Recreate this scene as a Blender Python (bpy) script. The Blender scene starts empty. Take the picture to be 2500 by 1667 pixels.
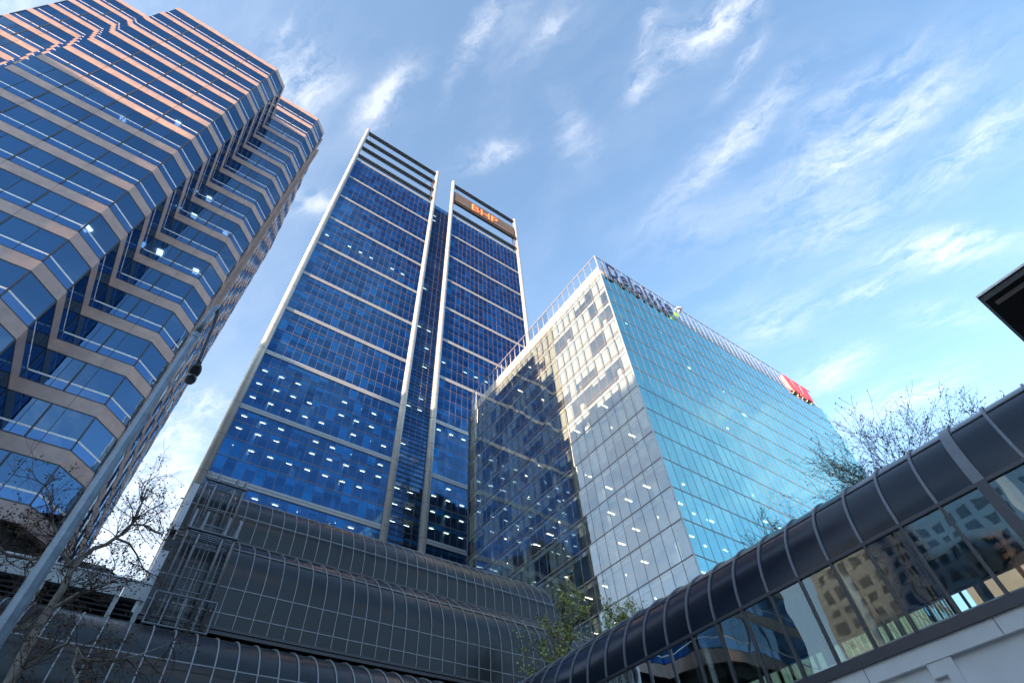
import bpy, bmesh, math, random
from mathutils import Vector, Matrix, noise
R_ = math.radians
S = bpy.context.scene
COL = S.collection
rnd = random.Random(7)

# ------------------------------------------------------------------ camera
cam_d = bpy.data.cameras.new("camera"); cam = bpy.data.objects.new("camera", cam_d); COL.objects.link(cam)
cam_d.sensor_width = 36.0; cam_d.lens = 18.867; cam_d.clip_end = 6000; cam_d.clip_start = 0.05
right = Vector((0.8202935, -0.5697713, -0.04979197))
down = Vector((0.41717877, 0.65561011, -0.62939436))
fwd = Vector((0.39125496, 0.49551595, 0.7754892))
cam.matrix_world = Matrix(((right.x, -down.x, -fwd.x, 0), (right.y, -down.y, -fwd.y, 0), (right.z, -down.z, -fwd.z, 1.6), (0, 0, 0, 1)))
S.camera = cam

# ------------------------------------------------------------------ light
SUN_AZ = R_(16)      # off the -X axis towards -Y
SUN_EL = R_(10.0)
sdir = Vector((-math.cos(SUN_AZ) * math.cos(SUN_EL), -math.sin(SUN_AZ) * math.cos(SUN_EL), math.sin(SUN_EL)))
sun_d = bpy.data.lights.new("sun", 'SUN'); sun_d.energy = 5.0; sun_d.angle = R_(0.5); sun_d.color = (1.0, 0.60, 0.34)
sun = bpy.data.objects.new("sun", sun_d); COL.objects.link(sun)
sun.rotation_euler = sdir.to_track_quat('Z', 'Y').to_euler()

EXPOSURE = 2.0
S.view_settings.view_transform = 'Standard'
S.view_settings.look = 'None'
S.view_settings.exposure = EXPOSURE
S.view_settings.gamma = 1.0
S.render.engine = 'CYCLES'
S.cycles.max_bounces = 10; S.cycles.transparent_max_bounces = 24; S.cycles.glossy_bounces = 5
S.cycles.diffuse_bounces = 3; S.cycles.caustics_reflective = False; S.cycles.caustics_refractive = False
S.cycles.sample_clamp_indirect = 4.0

W = bpy.data.worlds.new("World"); S.world = W; W.use_nodes = True
nt = W.node_tree; N = nt.nodes; L = nt.links
for n in list(N): N.remove(n)
def nd(t, **k):
    n = N.new(t)
    for a, b in k.items(): setattr(n, a, b)
    return n
def mth(op, a, b=None, c=None, clamp=False):
    n = nd('ShaderNodeMath', operation=op); n.use_clamp = clamp
    for i, v in enumerate((a, b, c)):
        if v is None: continue
        if isinstance(v, (int, float)): n.inputs[i].default_value = v
        else: L.new(v, n.inputs[i])
    return n.outputs[0]
wout = nd('ShaderNodeOutputWorld'); bg = nd('ShaderNodeBackground')
sky = nd('ShaderNodeTexSky', sky_type='NISHITA'); sky.sun_disc = False
sky.sun_elevation = SUN_EL; sky.sun_rotation = math.atan2(sdir.x, sdir.y)
sky.air_density = 1.0; sky.dust_density = 0.5; sky.ozone_density = 2.0; sky.altitude = 0
bg.inputs['Strength'].default_value = 0.15
tc = nd('ShaderNodeTexCoord')
sx = nd('ShaderNodeSeparateXYZ'); L.new(tc.outputs['Generated'], sx.inputs[0])
zc = mth('MAXIMUM', sx.outputs[2], 0.06)
cx = nd('ShaderNodeCombineXYZ'); L.new(mth('DIVIDE', sx.outputs[0], zc), cx.inputs[0]); L.new(mth('DIVIDE', sx.outputs[1], zc), cx.inputs[1])
# gentle warp of the cloud layer
wn = nd('ShaderNodeTexNoise'); wn.inputs['Scale'].default_value = 5.0; wn.inputs['Detail'].default_value = 8; wn.inputs['Roughness'].default_value = .62
L.new(cx.outputs[0], wn.inputs['Vector'])
vs = nd('ShaderNodeVectorMath', operation='SUBTRACT'); L.new(wn.outputs['Color'], vs.inputs[0]); vs.inputs[1].default_value = (.5, .5, .5)
vsc = nd('ShaderNodeVectorMath', operation='SCALE'); L.new(vs.outputs[0], vsc.inputs[0]); vsc.inputs['Scale'].default_value = 0.11
va = nd('ShaderNodeVectorMath', operation='ADD'); L.new(cx.outputs[0], va.inputs[0]); L.new(vsc.outputs[0], va.inputs[1])
vm = nd('ShaderNodeVectorMath', operation='MULTIPLY'); L.new(va.outputs[0], vm.inputs[0]); vm.inputs[1].default_value = (1, 1, 0)
P = vm.outputs[0]
# cirrus tufts on the cloud layer: x0,y0 -> x1,y1, half width, strength
TUFTS = [(.004,.37,.022,.25,.022,1.2), (-.138,.404,-.138,.30,.05,.75), (-.144,.408,-.079,.339,.03,.7), (-.177,.357,-.175,.274,.006,.5),
 (.09,.192,.084,.07,.014,.8), (.13,.14,.10,.0,.02,.3), (.164,.118,.185,.027,.022,.6), (.38,-.03,.423,-.17,.032,1.5), (.341,-.003,.321,-.073,.012,.7), (.365,.056,.374,-.001,.012,.9),
 (.489,-.037,.486,-.126,.016,.9), (.182,.327,.241,.239,.018,.8), (.281,.148,.36,.20,.03,.5), (.57,.14,.599,-.10,.03,1.0), (.752,.0,.83,-.28,.06,1.0),
 (.679,-.10,.72,-.25,.03,.8), (.986,-.18,.991,-.36,.05,.9), (.85,.10,.93,-.10,.07,.65), (1.085,-.02,1.251,-.164,.045,1.6), (1.086,.122,1.147,.025,.03,1.0), (1.25,.36,1.289,.2,.06,.9),
 (1.47,.34,1.57,.13,.07,1.0), (1.27,.04,1.417,-.046,.04,.7), (-.076,1.255,.0,1.2,.05,.8), (-.128,1.444,-.05,1.316,.06,.9),
 (-.13,2.1,-.0,1.6,.22,1.6), (-.2,2.9,.05,2.3,.4,1.8), (-.06,.60,.02,.53,.03,.8), (.93,.33,1.05,.18,.08,.5), (.6,.25,.7,.1,.06,.3),
 (.0,-.60,.17,-.82,.09,3.2), (.06,-.8,.2,-1.05,.08,2.6), (.60,-1.25,.66,-1.0,.12,2.4), (-.56,-.55,-.47,-.57,.05,.9), (-.36,-1.3,-.24,-1.55,.12,1.0), (1.05,-.56,1.3,-.48,.07,.7), (1.5,-.8,1.8,-.6,.15,.8),
 (-.62,.50,-1.1,.85,.16,1.4), (-1.25,1.0,-1.7,1.6,.25,1.2), (-.9,1.5,-1.3,2.1,.3,.9), (-.5,1.0,-.8,1.4,.15,.5)]
tot = None
for (x0, y0, x1, y1, w, s) in TUFTS:
    mp = nd('ShaderNodeMapping', vector_type='TEXTURE')
    mp.inputs['Location'].default_value = ((x0 + x1) / 2, (y0 + y1) / 2, 0)
    mp.inputs['Rotation'].default_value = (0, 0, math.atan2(y1 - y0, x1 - x0))
    mp.inputs['Scale'].default_value = (math.hypot(x1 - x0, y1 - y0) * .62, w, 1)
    L.new(P, mp.inputs[0])
    ln = nd('ShaderNodeVectorMath', operation='LENGTH'); L.new(mp.outputs[0], ln.inputs[0])
    q = mth('MULTIPLY', ln.outputs['Value'], ln.outputs['Value'])
    e = mth('MULTIPLY', mth('POWER', 0.3679, q), s)
    tot = e if tot is None else mth('ADD', tot, e)
def streak(rot, sc, scale, detail, rough, dist):
    mp = nd('ShaderNodeMapping', vector_type='TEXTURE'); mp.inputs['Rotation'].default_value = (0, 0, rot); mp.inputs['Scale'].default_value = sc
    L.new(va.outputs[0], mp.inputs[0])
    n = nd('ShaderNodeTexNoise'); n.inputs['Scale'].default_value = scale; n.inputs['Detail'].default_value = detail
    n.inputs['Roughness'].default_value = rough; n.inputs['Distortion'].default_value = dist
    L.new(mp.outputs[0], n.inputs['Vector']); return n.outputs[0]
SMOOTH = [(-.5, .4, -1.7, 1.5, .8, .32), (.0, -.58, .2, -.98, .10, .75), (.62, -1.0, .66, -1.3, .10, .7), (-1.6, -.6, -2.6, .8, .9, .4), (1.05, -.75, 1.7, -.45, .22, .5), (-.1, 1.6, -.1, 3.2, 1.0, .4)]
smo = None
for (x0, y0, x1, y1, w, s) in SMOOTH:
    mp = nd('ShaderNodeMapping', vector_type='TEXTURE')
    mp.inputs['Location'].default_value = ((x0 + x1) / 2, (y0 + y1) / 2, 0); mp.inputs['Rotation'].default_value = (0, 0, math.atan2(y1 - y0, x1 - x0))
    mp.inputs['Scale'].default_value = (math.hypot(x1 - x0, y1 - y0) * .62, w, 1); L.new(P, mp.inputs[0])
    ln = nd('ShaderNodeVectorMath', operation='LENGTH'); L.new(mp.outputs[0], ln.inputs[0])
    e = mth('MULTIPLY', mth('POWER', 0.3679, mth('MULTIPLY', ln.outputs['Value'], ln.outputs['Value'])), s)
    smo = e if smo is None else mth('ADD', smo, e)
s1 = streak(R_(-74), (1.6, .6, 1), 7.0, 10, .66, .6)
s2 = streak(R_(-62), (2.0, .45, 1), 20.0, 8, .65, .4)
s3 = streak(R_(-80), (1.2, .9, 1), 26.0, 8, .7, .2)
sA = mth('MULTIPLY', mth('SUBTRACT', mth('MULTIPLY_ADD', s3, .4, mth('MULTIPLY_ADD', s2, .5, s1)), .79), 3.1, clamp=True)
tuft = mth('MULTIPLY', tot, sA)
b1 = streak(R_(-74), (1.5, .6, 1), 1.7, 8, .62, .8)
veil = mth('MULTIPLY', mth('MULTIPLY', mth('SUBTRACT', b1, .47), 3.0, clamp=True), mth('MULTIPLY', s1, .55))
# broad thin veil thickening towards the low sky
low = mth('POWER', mth('SUBTRACT', 1.0, mth('MAXIMUM', sx.outputs[2], 0.0)), 3.0)
dens = mth('ADD', mth('ADD', tuft, mth('MULTIPLY_ADD', veil, .8, mth('MULTIPLY_ADD', smo, mth('MULTIPLY_ADD', s1, 1.2, .4), .05))), mth('MULTIPLY', low, 0.85), clamp=True)
dens = mth('MULTIPLY', dens, .9)
tint = nd('ShaderNodeMix', data_type='RGBA', blend_type='MULTIPLY'); tint.inputs[0].default_value = 1.0
L.new(sky.outputs[0], tint.inputs['A']); tint.inputs['B'].default_value = (.94, 1.005, 1.02, 1)
mix = nd('ShaderNodeMix', data_type='RGBA'); L.new(dens, mix.inputs[0]); L.new(tint.outputs['Result'], mix.inputs['A']); 
cl = nd('ShaderNodeVectorMath', operation='MULTIPLY_ADD'); L.new(tint.outputs['Result'], cl.inputs[0]); cl.inputs[1].default_value = (.6, .6, .6); cl.inputs[2].default_value = (1.42, 1.36, 1.32)
L.new(cl.outputs[0], mix.inputs['B'])
L.new(mix.outputs['Result'], bg.inputs['Color']); L.new(bg.outputs[0], wout.inputs[0])

# ------------------------------------------------------------------ materials
M = {}
def mat(name, col, rough=.6, metal=0.0, var=0.0, vscale=3.0, bump=0.0, bscale=20.0, spec=.5, emit=None, es=1.0, stretch=None):
    m = bpy.data.materials.new(name); m.use_nodes = True; n = m.node_tree.nodes; l = m.node_tree.links
    b = n['Principled BSDF']; b.inputs['Base Color'].default_value = (*col, 1); b.inputs['Roughness'].default_value = rough
    b.inputs['Metallic'].default_value = metal; b.inputs['Specular IOR Level'].default_value = spec
    if emit: b.inputs['Emission Color'].default_value = (*emit, 1); b.inputs['Emission Strength'].default_value = es
    t = n.new('ShaderNodeTexCoord'); src = t.outputs['Object']
    if stretch:
        mp = n.new('ShaderNodeMapping'); mp.inputs['Scale'].default_value = stretch; l.new(src, mp.inputs[0]); src = mp.outputs[0]
    if var:
        x = n.new('ShaderNodeTexNoise'); x.inputs['Scale'].default_value = vscale; x.inputs['Detail'].default_value = 7; l.new(src, x.inputs['Vector'])
        r = n.new('ShaderNodeMapRange'); r.inputs[1].default_value = .3; r.inputs[2].default_value = .7; r.inputs[3].default_value = 1 - var; r.inputs[4].default_value = 1 + var
        l.new(x.outputs[0], r.inputs[0])
        mx = n.new('ShaderNodeMix'); mx.data_type = 'RGBA'; mx.blend_type = 'MULTIPLY'; mx.inputs[0].default_value = 1; mx.inputs['A'].default_value = (*col, 1)
        l.new(r.outputs[0], mx.inputs['B']); l.new(mx.outputs['Result'], b.inputs['Base Color'])
        r2 = n.new('ShaderNodeMapRange'); r2.inputs[3].default_value = max(.02, rough - .1); r2.inputs[4].default_value = min(1, rough + .12)
        l.new(x.outputs[0], r2.inputs[0]); l.new(r2.outputs[0], b.inputs['Roughness'])
    if bump:
        x = n.new('ShaderNodeTexNoise'); x.inputs['Scale'].default_value = bscale; x.inputs['Detail'].default_value = 4; l.new(t.outputs['Object'], x.inputs['Vector'])
        bp = n.new('ShaderNodeBump'); bp.inputs['Strength'].default_value = bump; bp.inputs['Distance'].default_value = .02
        l.new(x.outputs[0], bp.inputs['Height']); l.new(bp.outputs[0], b.inputs['Normal'])
    M[name] = m; return m
def glass(name, refl, trans, base=.3, wav=.15, ws=.35, rough=.0, ior=1.5, cell=None, cellamt=.5, dist=.05):
    """coated glazing: tinted mirror over a tinted see-through pane; panes bow slightly"""
    m = bpy.data.materials.new(name); m.use_nodes = True; n = m.node_tree.nodes; l = m.node_tree.links
    for x in list(n): n.remove(x)
    o = n.new('ShaderNodeOutputMaterial'); g = n.new('ShaderNodeBsdfGlossy'); t = n.new('ShaderNodeBsdfTransparent'); mx = n.new('ShaderNodeMixShader')
    g.inputs['Color'].default_value = (*refl, 1); g.inputs['Roughness'].default_value = rough; t.inputs['Color'].default_value = (*trans, 1)
    fr = n.new('ShaderNodeFresnel'); fr.inputs['IOR'].default_value = ior
    ad = n.new('ShaderNodeMath'); ad.operation = 'ADD'; ad.use_clamp = True; ad.inputs[1].default_value = base
    tc_ = n.new('ShaderNodeTexCoord')
    x = n.new('ShaderNodeTexNoise'); x.inputs['Scale'].default_value = ws; x.inputs['Detail'].default_value = 2.0; l.new(tc_.outputs['Object'], x.inputs['Vector'])
    bp = n.new('ShaderNodeBump'); bp.inputs['Strength'].default_value = wav; bp.inputs['Distance'].default_value = dist
    h = x.outputs[0]
    l.new(h, bp.inputs['Height'])
    if cell:
        # every pane sits at a very slightly different angle and has its own coating batch
        sc = n.new('ShaderNodeVectorMath'); sc.operation = 'MULTIPLY_ADD'; sc.inputs[1].default_value = cell[0]; sc.inputs[2].default_value = cell[1]; l.new(tc_.outputs['Object'], sc.inputs[0])
        fl = n.new('ShaderNodeVectorMath'); fl.operation = 'FLOOR'; l.new(sc.outputs[0], fl.inputs[0])
        wh = n.new('ShaderNodeTexWhiteNoise'); l.new(fl.outputs[0], wh.inputs['Vector'])
        sb = n.new('ShaderNodeVectorMath'); sb.operation = 'SUBTRACT'; sb.inputs[1].default_value = (.5, .5, .5); l.new(wh.outputs['Color'], sb.inputs[0])
        ss = n.new('ShaderNodeVectorMath'); ss.operation = 'SCALE'; ss.inputs['Scale'].default_value = .02 * cellamt * 2; l.new(sb.outputs[0], ss.inputs[0])
        an = n.new('ShaderNodeVectorMath'); an.operation = 'ADD'; l.new(bp.outputs[0], an.inputs[0]); l.new(ss.outputs[0], an.inputs[1])
        nn = n.new('ShaderNodeVectorMath'); nn.operation = 'NORMALIZE'; l.new(an.outputs[0], nn.inputs[0])
        l.new(nn.outputs[0], g.inputs['Normal'])
        mr = n.new('ShaderNodeMapRange'); mr.inputs[3].default_value = 1 - .35 * cellamt; mr.inputs[4].default_value = 1.0; l.new(wh.outputs['Value'], mr.inputs[0])
        cm = n.new('ShaderNodeMix'); cm.data_type = 'RGBA'; cm.blend_type = 'MULTIPLY'; cm.inputs[0].default_value = 1; cm.inputs['A'].default_value = (*refl, 1)
        l.new(mr.outputs[0], cm.inputs['B']); l.new(cm.outputs['Result'], g.inputs['Color'])
    else:
        l.new(bp.outputs[0], g.inputs['Normal'])
    l.new(fr.outputs[0], ad.inputs[0]); l.new(ad.outputs[0], mx.inputs[0]); l.new(t.outputs[0], mx.inputs[1]); l.new(g.outputs[0], mx.inputs[2]); l.new(mx.outputs[0], o.inputs[0])
    M[name] = m; return m
mat('granite', (.42, .305, .275), .42, var=.15, vscale=1.3, bump=.15, bscale=60)
mat('dark_metal', (.03, .032, .038), .45)
mat('rail_white', (.8, .8, .8), .35)
mat('bronze', (.19, .17, .165), .4, metal=.2)
mat('slab', (.5, .5, .5), .8, var=.08)
mat('ceiling', (.72, .73, .72), .8)
mat('core', (.10, .11, .13), .8)
mat('dark_void', (.012, .013, .016), .8)
mat('blind', (.62, .64, .64), .8, var=.06, vscale=.8)
mat('blind_blue', (.6, .85, .95), .8, var=.1, vscale=.8)
mat('blind_warm', (.47, .50, .52), .85, var=.06, vscale=.6)
mat('lamp_glow', (.9, .9, .85), .5, emit=(1, .97, .86), es=3.5)
mat('lamp_bright', (.9, .9, .85), .5, emit=(1, .36, .21), es=9)
mat('lamp_warm', (.9, .85, .7), .5, emit=(1, .88, .6), es=1.6)
mat('column_panel', (.37, .40, .44), .38, metal=.25, var=.06, vscale=.6)
mat('band_panel', (.30, .34, .385), .4, metal=.2, var=.06, vscale=1.5)
mat('truss_dark', (.03, .029, .027), .6)
mat('sign_board', (.085, .07, .065), .6, var=.2, vscale=.7)
mat('sign_orange', (.75, .16, .05), .5, emit=(1, .22, .06), es=.22)
mat('sign_trim', (.75, .6, .52), .5)
mat('sign_blue', (.004, .010, .075), .5)
mat('sign_green', (.2, .62, .04), .4, emit=(.3, .8, .05), es=.12)
mat('sign_red', (.78, .035, .07), .45)
mat('white_panel', (.82, .82, .82), .5)
mat('vault_panel', (.005, .010, .013), .24, spec=.46, var=.38, vscale=1.1, bump=.12, bscale=.9, stretch=(1, 1, .22))
mat('vault_rib', (.30, .315, .335), .45, metal=.2, var=.12, vscale=4)
mat('vault_edge', (.07, .075, .085), .5, metal=.1, var=.1)
mat('parapet_panel', (.34, .37, .38), .4, var=.14, vscale=1.3)
mat('flashing', (.40, .43, .47), .45, metal=.2, var=.1)
mat('louvre', (.05, .058, .066), .55, var=.15)
mat('louvre_post', (.28, .31, .33), .5, var=.1)
mat('ladder_steel', (.19, .215, .25), .45, metal=.3, var=.18, vscale=6)
mat('rust', (.18, .09, .06), .7)
mat('bridge_panel', (.005, .012, .024), .2, spec=.42, var=.10, vscale=.5, bump=.04, bscale=.9)
mat('bridge_rib', (.19, .20, .225), .4, metal=.2, var=.08)
mat('bridge_frame', (.065, .066, .08), .4, metal=.2, var=.1)
mat('bridge_beam', (.84, .84, .83), .75, var=.05, vscale=1.2, bump=.1, bscale=30)
mat('bridge_inner', (.30, .32, .30), .7, var=.1)
mat('inner_white', (.75, .75, .73), .5)
mat('wood_strip', (.40, .28, .17), .6, var=.15)
mat('galvanised', (.25, .31, .37), .42, metal=.45, var=.22, vscale=9)
mat('lamp_body', (.05, .055, .055), .5, var=.2)
mat('lamp_lens', (.06, .07, .075), .15, spec=.8)
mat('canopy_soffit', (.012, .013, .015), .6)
mat('canopy_strip', (.8, .66, .55), .6)
mat('concrete', (.34, .33, .31), .85, var=.12, vscale=1.5)
mat('context_wall', (.60, .68, .72), .06, metal=.95, var=.1, vscale=.05)
mat('asphalt', (.05, .05, .052), .9, var=.2, vscale=3)
mat('paving', (.38, .37, .35), .85, var=.12, vscale=2)
mat('bark', (.30, .27, .22), .85, var=.35, vscale=9, bump=.4, bscale=25)
mat('bark_dark', (.10, .075, .065), .9, var=.25, vscale=9)
mat('leaf_brown', (.10, .055, .035), .8, var=.3, vscale=5)
mat('leaf_olive', (.12, .12, .035), .75, var=.3, vscale=5)
mat('leaf_green', (.34, .37, .09), .65, var=.35, vscale=2)
mat('leaf_green_dark', (.20, .24, .06), .65, var=.35, vscale=2)
glass('glass_left', (.14, .28, .47), (.14, .24, .36), base=.45, wav=.10, ws=.5, cell=((1 / 1.53, 1 / 1.53, 1 / 3.77), (.22, .05, .55)), cellamt=.5)
glass('glass_left_spandrel', (.15, .31, .58), (.03, .06, .12), base=.45, wav=.08, ws=.5)
glass('glass_blue', (.08, .26, .62), (.15, .60, 1.0), base=.30, wav=.05, ws=.25, cell=((1 / 1.73, .01, 1 / 3.84), (-1.474, 0, .23)), cellamt=.9)
glass('glass_teal', (.44, .94, 1.0), (.36, .80, .86), base=.42, wav=.05, ws=.2, cell=((1 / 1.6, .01, 1 / 3.98), (-.375, 0, -.126)), cellamt=.3)
glass('glass_clear', (.86, .95, 1.0), (.74, .86, .90), base=.24, wav=.07, ws=.22, cell=((.01, 1 / 1.6, 1 / 3.98), (0, -.4375, -.126)), cellamt=.3)
glass('glass_parapet', (.9, .95, 1), (.90, .94, .97), base=.09, wav=.02)
glass('glass_bridge', (.78, .88, .86), (.72, .80, .78), base=.07, wav=.14, ws=.45, dist=.08)
glass('glass_context', (.5, .6, .7), (.1, .12, .15), base=.4, wav=.05)

# ------------------------------------------------------------------ mesh helpers
class MB:
    def __init__(s): s.v = []; s.f = []; s.mi = []
    def face(s, pts, mi=0):
        k = len(s.v); s.v.extend([tuple(p) for p in pts]); s.f.append(tuple(range(k, k + len(pts)))); s.mi.append(mi)
    def box(s, x0, x1, y0, y1, z0, z1, mi=0):
        k = len(s.v)
        s.v += [(x0, y0, z0), (x1, y0, z0), (x1, y1, z0), (x0, y1, z0), (x0, y0, z1), (x1, y0, z1), (x1, y1, z1), (x0, y1, z1)]
        for f in ((0, 3, 2, 1), (4, 5, 6, 7), (0, 1, 5, 4), (1, 2, 6, 5), (2, 3, 7, 6), (3, 0, 4, 7)):
            s.f.append(tuple(k + i for i in f)); s.mi.append(mi)
    def obox(s, o, u, v, w, mi=0):
        """box from corner o with edge vectors u,v,w"""
        o, u, v, w = map(Vector, (o, u, v, w)); k = len(s.v)
        s.v += [tuple(p) for p in (o, o + u, o + u + v, o + v, o + w, o + u + w, o + u + v + w, o + v + w)]
        for f in ((0, 3, 2, 1), (4, 5, 6, 7), (0, 1, 5, 4), (1, 2, 6, 5), (2, 3, 7, 6), (3, 0, 4, 7)):
            s.f.append(tuple(k + i for i in f)); s.mi.append(mi)
    def tube(s, pts, rad, n=8, mi=0, cap=True):
        pts = [Vector(p) for p in pts]
        if not isinstance(rad, (list, tuple)): rad = [rad] * len(pts)
        up = Vector((0, 0, 1)) if abs((pts[-1] - pts[0]).normalized().z) < .9 else Vector((0, 1, 0))
        rings = []; a_prev = None
        for i, p in enumerate(pts):
            d = (pts[min(i + 1, len(pts) - 1)] - pts[max(i - 1, 0)]).normalized()
            a = d.cross(up) if a_prev is None else (a_prev - d * a_prev.dot(d))
            if a.length < 1e-6: a = d.orthogonal()
            a.normalize(); a_prev = a; b = d.cross(a)
            k = len(s.v); rings.append(k)
            for j in range(n):
                t = 2 * math.pi * j / n; s.v.append(tuple(p + (a * math.cos(t) + b * math.sin(t)) * rad[i]))
        for i in range(len(pts) - 1):
            for j in range(n):
                j2 = (j + 1) % n
                s.f.append((rings[i] + j, rings[i] + j2, rings[i + 1] + j2, rings[i + 1] + j)); s.mi.append(mi)
        if cap:
            s.f.append(tuple(rings[0] + j for j in reversed(range(n)))); s.mi.append(mi)
            s.f.append(tuple(rings[-1] + j for j in range(n))); s.mi.append(mi)
    def bar(s, a, b, w, h, mi=0):
        """square section bar"""
        s.tube([a, b], max(w, h) * .7, n=4, mi=mi)
    def build(s, name, mats, parent=None, smooth=False, kind=None):
        me = bpy.data.meshes.new(name); me.from_pydata(s.v, [], s.f)
        if isinstance(mats, str): mats = [mats]
        for m in mats: me.materials.append(M[m])
        if len(mats) > 1: me.polygons.foreach_set('material_index', s.mi)
        if smooth:
            bm_ = bmesh.new(); bm_.from_mesh(me); bmesh.ops.remove_doubles(bm_, verts=bm_.verts, dist=2e-4); bm_.to_mesh(me); bm_.free()
            me.polygons.foreach_set('use_smooth', [True] * len(me.polygons))
        me.update()
        o = bpy.data.objects.new(name, me); COL.objects.link(o)
        if parent: o.parent = parent
        if kind: o['kind'] = kind
        return o
def tag(o, label, cat, group=None):
    o['label'] = label; o['category'] = cat
    if group: o['group'] = group
    return o
def thing(name, label, cat, group=None):
    o = bpy.data.objects.new(name, None); COL.objects.link(o); o.empty_display_size = .2
    return tag(o, label, cat, group)
def off(poly, d):
    """offset an open polyline (plan) to its right-hand side by d"""
    out = []; n = len(poly)
    for i in range(n):
        p = Vector(poly[i][:2])
        def nrm(a, b):
            e = (Vector(b) - Vector(a)).normalized(); return Vector((e.y, -e.x))
        if i == 0: q = p + nrm(poly[0], poly[1]) * d
        elif i == n - 1: q = p + nrm(poly[-2], poly[-1]) * d
        else:
            n1 = nrm(poly[i - 1], poly[i]); n2 = nrm(poly[i], poly[i + 1]); m = (n1 + n2).normalized(); q = p + m * (d / max(.3, m.dot(n1)))
        out.append((q.x, q.y))
    return out
def ribbon(mb, poly, z0, z1, d0, d1, mi=0):
    """solid band following the plan polyline between offsets d0 (back) and d1 (front)"""
    a = off(poly, d0); b = off(poly, d1)
    for i in range(len(poly) - 1):
        p, q, r, t = b[i], b[i + 1], a[i + 1], a[i]
        mb.face([(*p, z0), (*q, z0), (*q, z1), (*p, z1)], mi)
        mb.face([(*p, z1), (*q, z1), (*r, z1), (*t, z1)], mi)
        mb.face([(*t, z0), (*r, z0), (*q, z0), (*p, z0)], mi)
def sheet(mb, poly, z0, z1, d, mi=0):
    b = off(poly, d)
    for i in range(len(poly) - 1):
        p, q = b[i], b[i + 1]; mb.face([(*p, z0), (*q, z0), (*q, z1), (*p, z1)], mi)
def prism(mb, poly, z0, z1, mi=0, mtop=None):
    n = len(poly)
    mb.face([(*p, z1) for p in poly], mi if mtop is None else mtop); mb.face([(*p, z0) for p in reversed(poly)], mi)
    for i in range(n):
        p, q = poly[i], poly[(i + 1) % n]; mb.face([(*p, z0), (*q, z0), (*q, z1), (*p, z1)], mi)

# ------------------------------------------------------------------ ground
g = MB(); g.face([(-3000, -3000, -.15), (3000, -3000, -.15), (3000, 3000, -.15), (-3000, 3000, -.15)]); g.build('ground', 'asphalt', kind='structure')
g = MB(); g.box(-80, 130, 1.5, 130, -.14, 0); g.build('pavement', 'paving', kind='structure')
g = MB(); g.box(-80, 130, 1.2, 1.498, -.14, .02); g.build('kerb', 'concrete', kind='structure')

# ------------------------------------------------------------------ pink granite tower (left)
FH = 3.77; RAIL0 = 77.09
tw = thing('office_tower', 'stepped tower with pink granite bands, blue ribbon windows and chamfered corners at the left', 'office tower')
stair = [(-30.6, 35.1)]
for i in range(4):
    x = -30.6 + (i + 1) * 1.467; y = 35.1 - i * 1.525; stair += [(x, y), (x, y - 1.525)]
teeth = []
ys = [40.0, 42.9, 45.8, 48.7, 51.6, 54.5]
xo = [-4.82, -4.81, -4.80, -4.79, -4.78, -4.77]
for i, (x, y) in enumerate(zip(xo, ys)):
    teeth += [(x, y), (x + .10, y + .12), (x + .10, y + 1.2), (x + .01, y + 1.3)]
LOW = [(-35.2, 60), (-35.2, 35.1)] + stair + [(-12.58, 29.0), (-11.05, 30.53), (-11.05, 35.03), (-6.34, 35.03), (-4.82, 36.55)] + teeth + [(-4.72, 60.2)]
TOP = [(-35.2, 60), (-35.2, 35.1), (-11.05, 35.03), (-6.34, 35.03), (-4.82, 36.55)] + teeth + [(-4.72, 60.2)]
def clean(p):
    o = [p[0]]
    for q in p[1:]:
        if (Vector(q) - Vector(o[-1])).length > 1e-4: o.append(q)
    return o
LOW = clean(LOW); TOP = clean(TOP)
def seg_posts(mb, poly, z0, z1, pitch, w, d0, d1, mi, every=1, minlen=1.2):
    for i in range(len(poly) - 1):
        a = Vector(poly[i]); b = Vector(poly[i + 1]); e = b - a; ln = e.length
        if ln < minlen: continue
        e.normalize(); nr = Vector((e.y, -e.x)); k = max(1, round(ln / pitch))
        for j in range(1, k):
            if j % every: continue
            c = a + e * (ln * j / k)
            o = c - e * (w / 2) + nr * d0
            mb.obox((o.x, o.y, z0), e.to_3d() * w, nr.to_3d() * (d1 - d0), (0, 0, z1 - z0), mi)
def corner_posts(mb, poly, z0, z1, w, d, mi):
    for k_, (x, y) in enumerate(off(poly, d)):
        if k_ in (0, len(poly) - 1) or min((Vector(poly[k_]) - Vector(poly[k_ - 1])).length, (Vector(poly[k_]) - Vector(poly[k_ + 1])).length) < 1.6: continue
        mb.box(x - w / 2, x + w / 2, y - w / 2, y + w / 2, z0, z1, mi)
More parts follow.
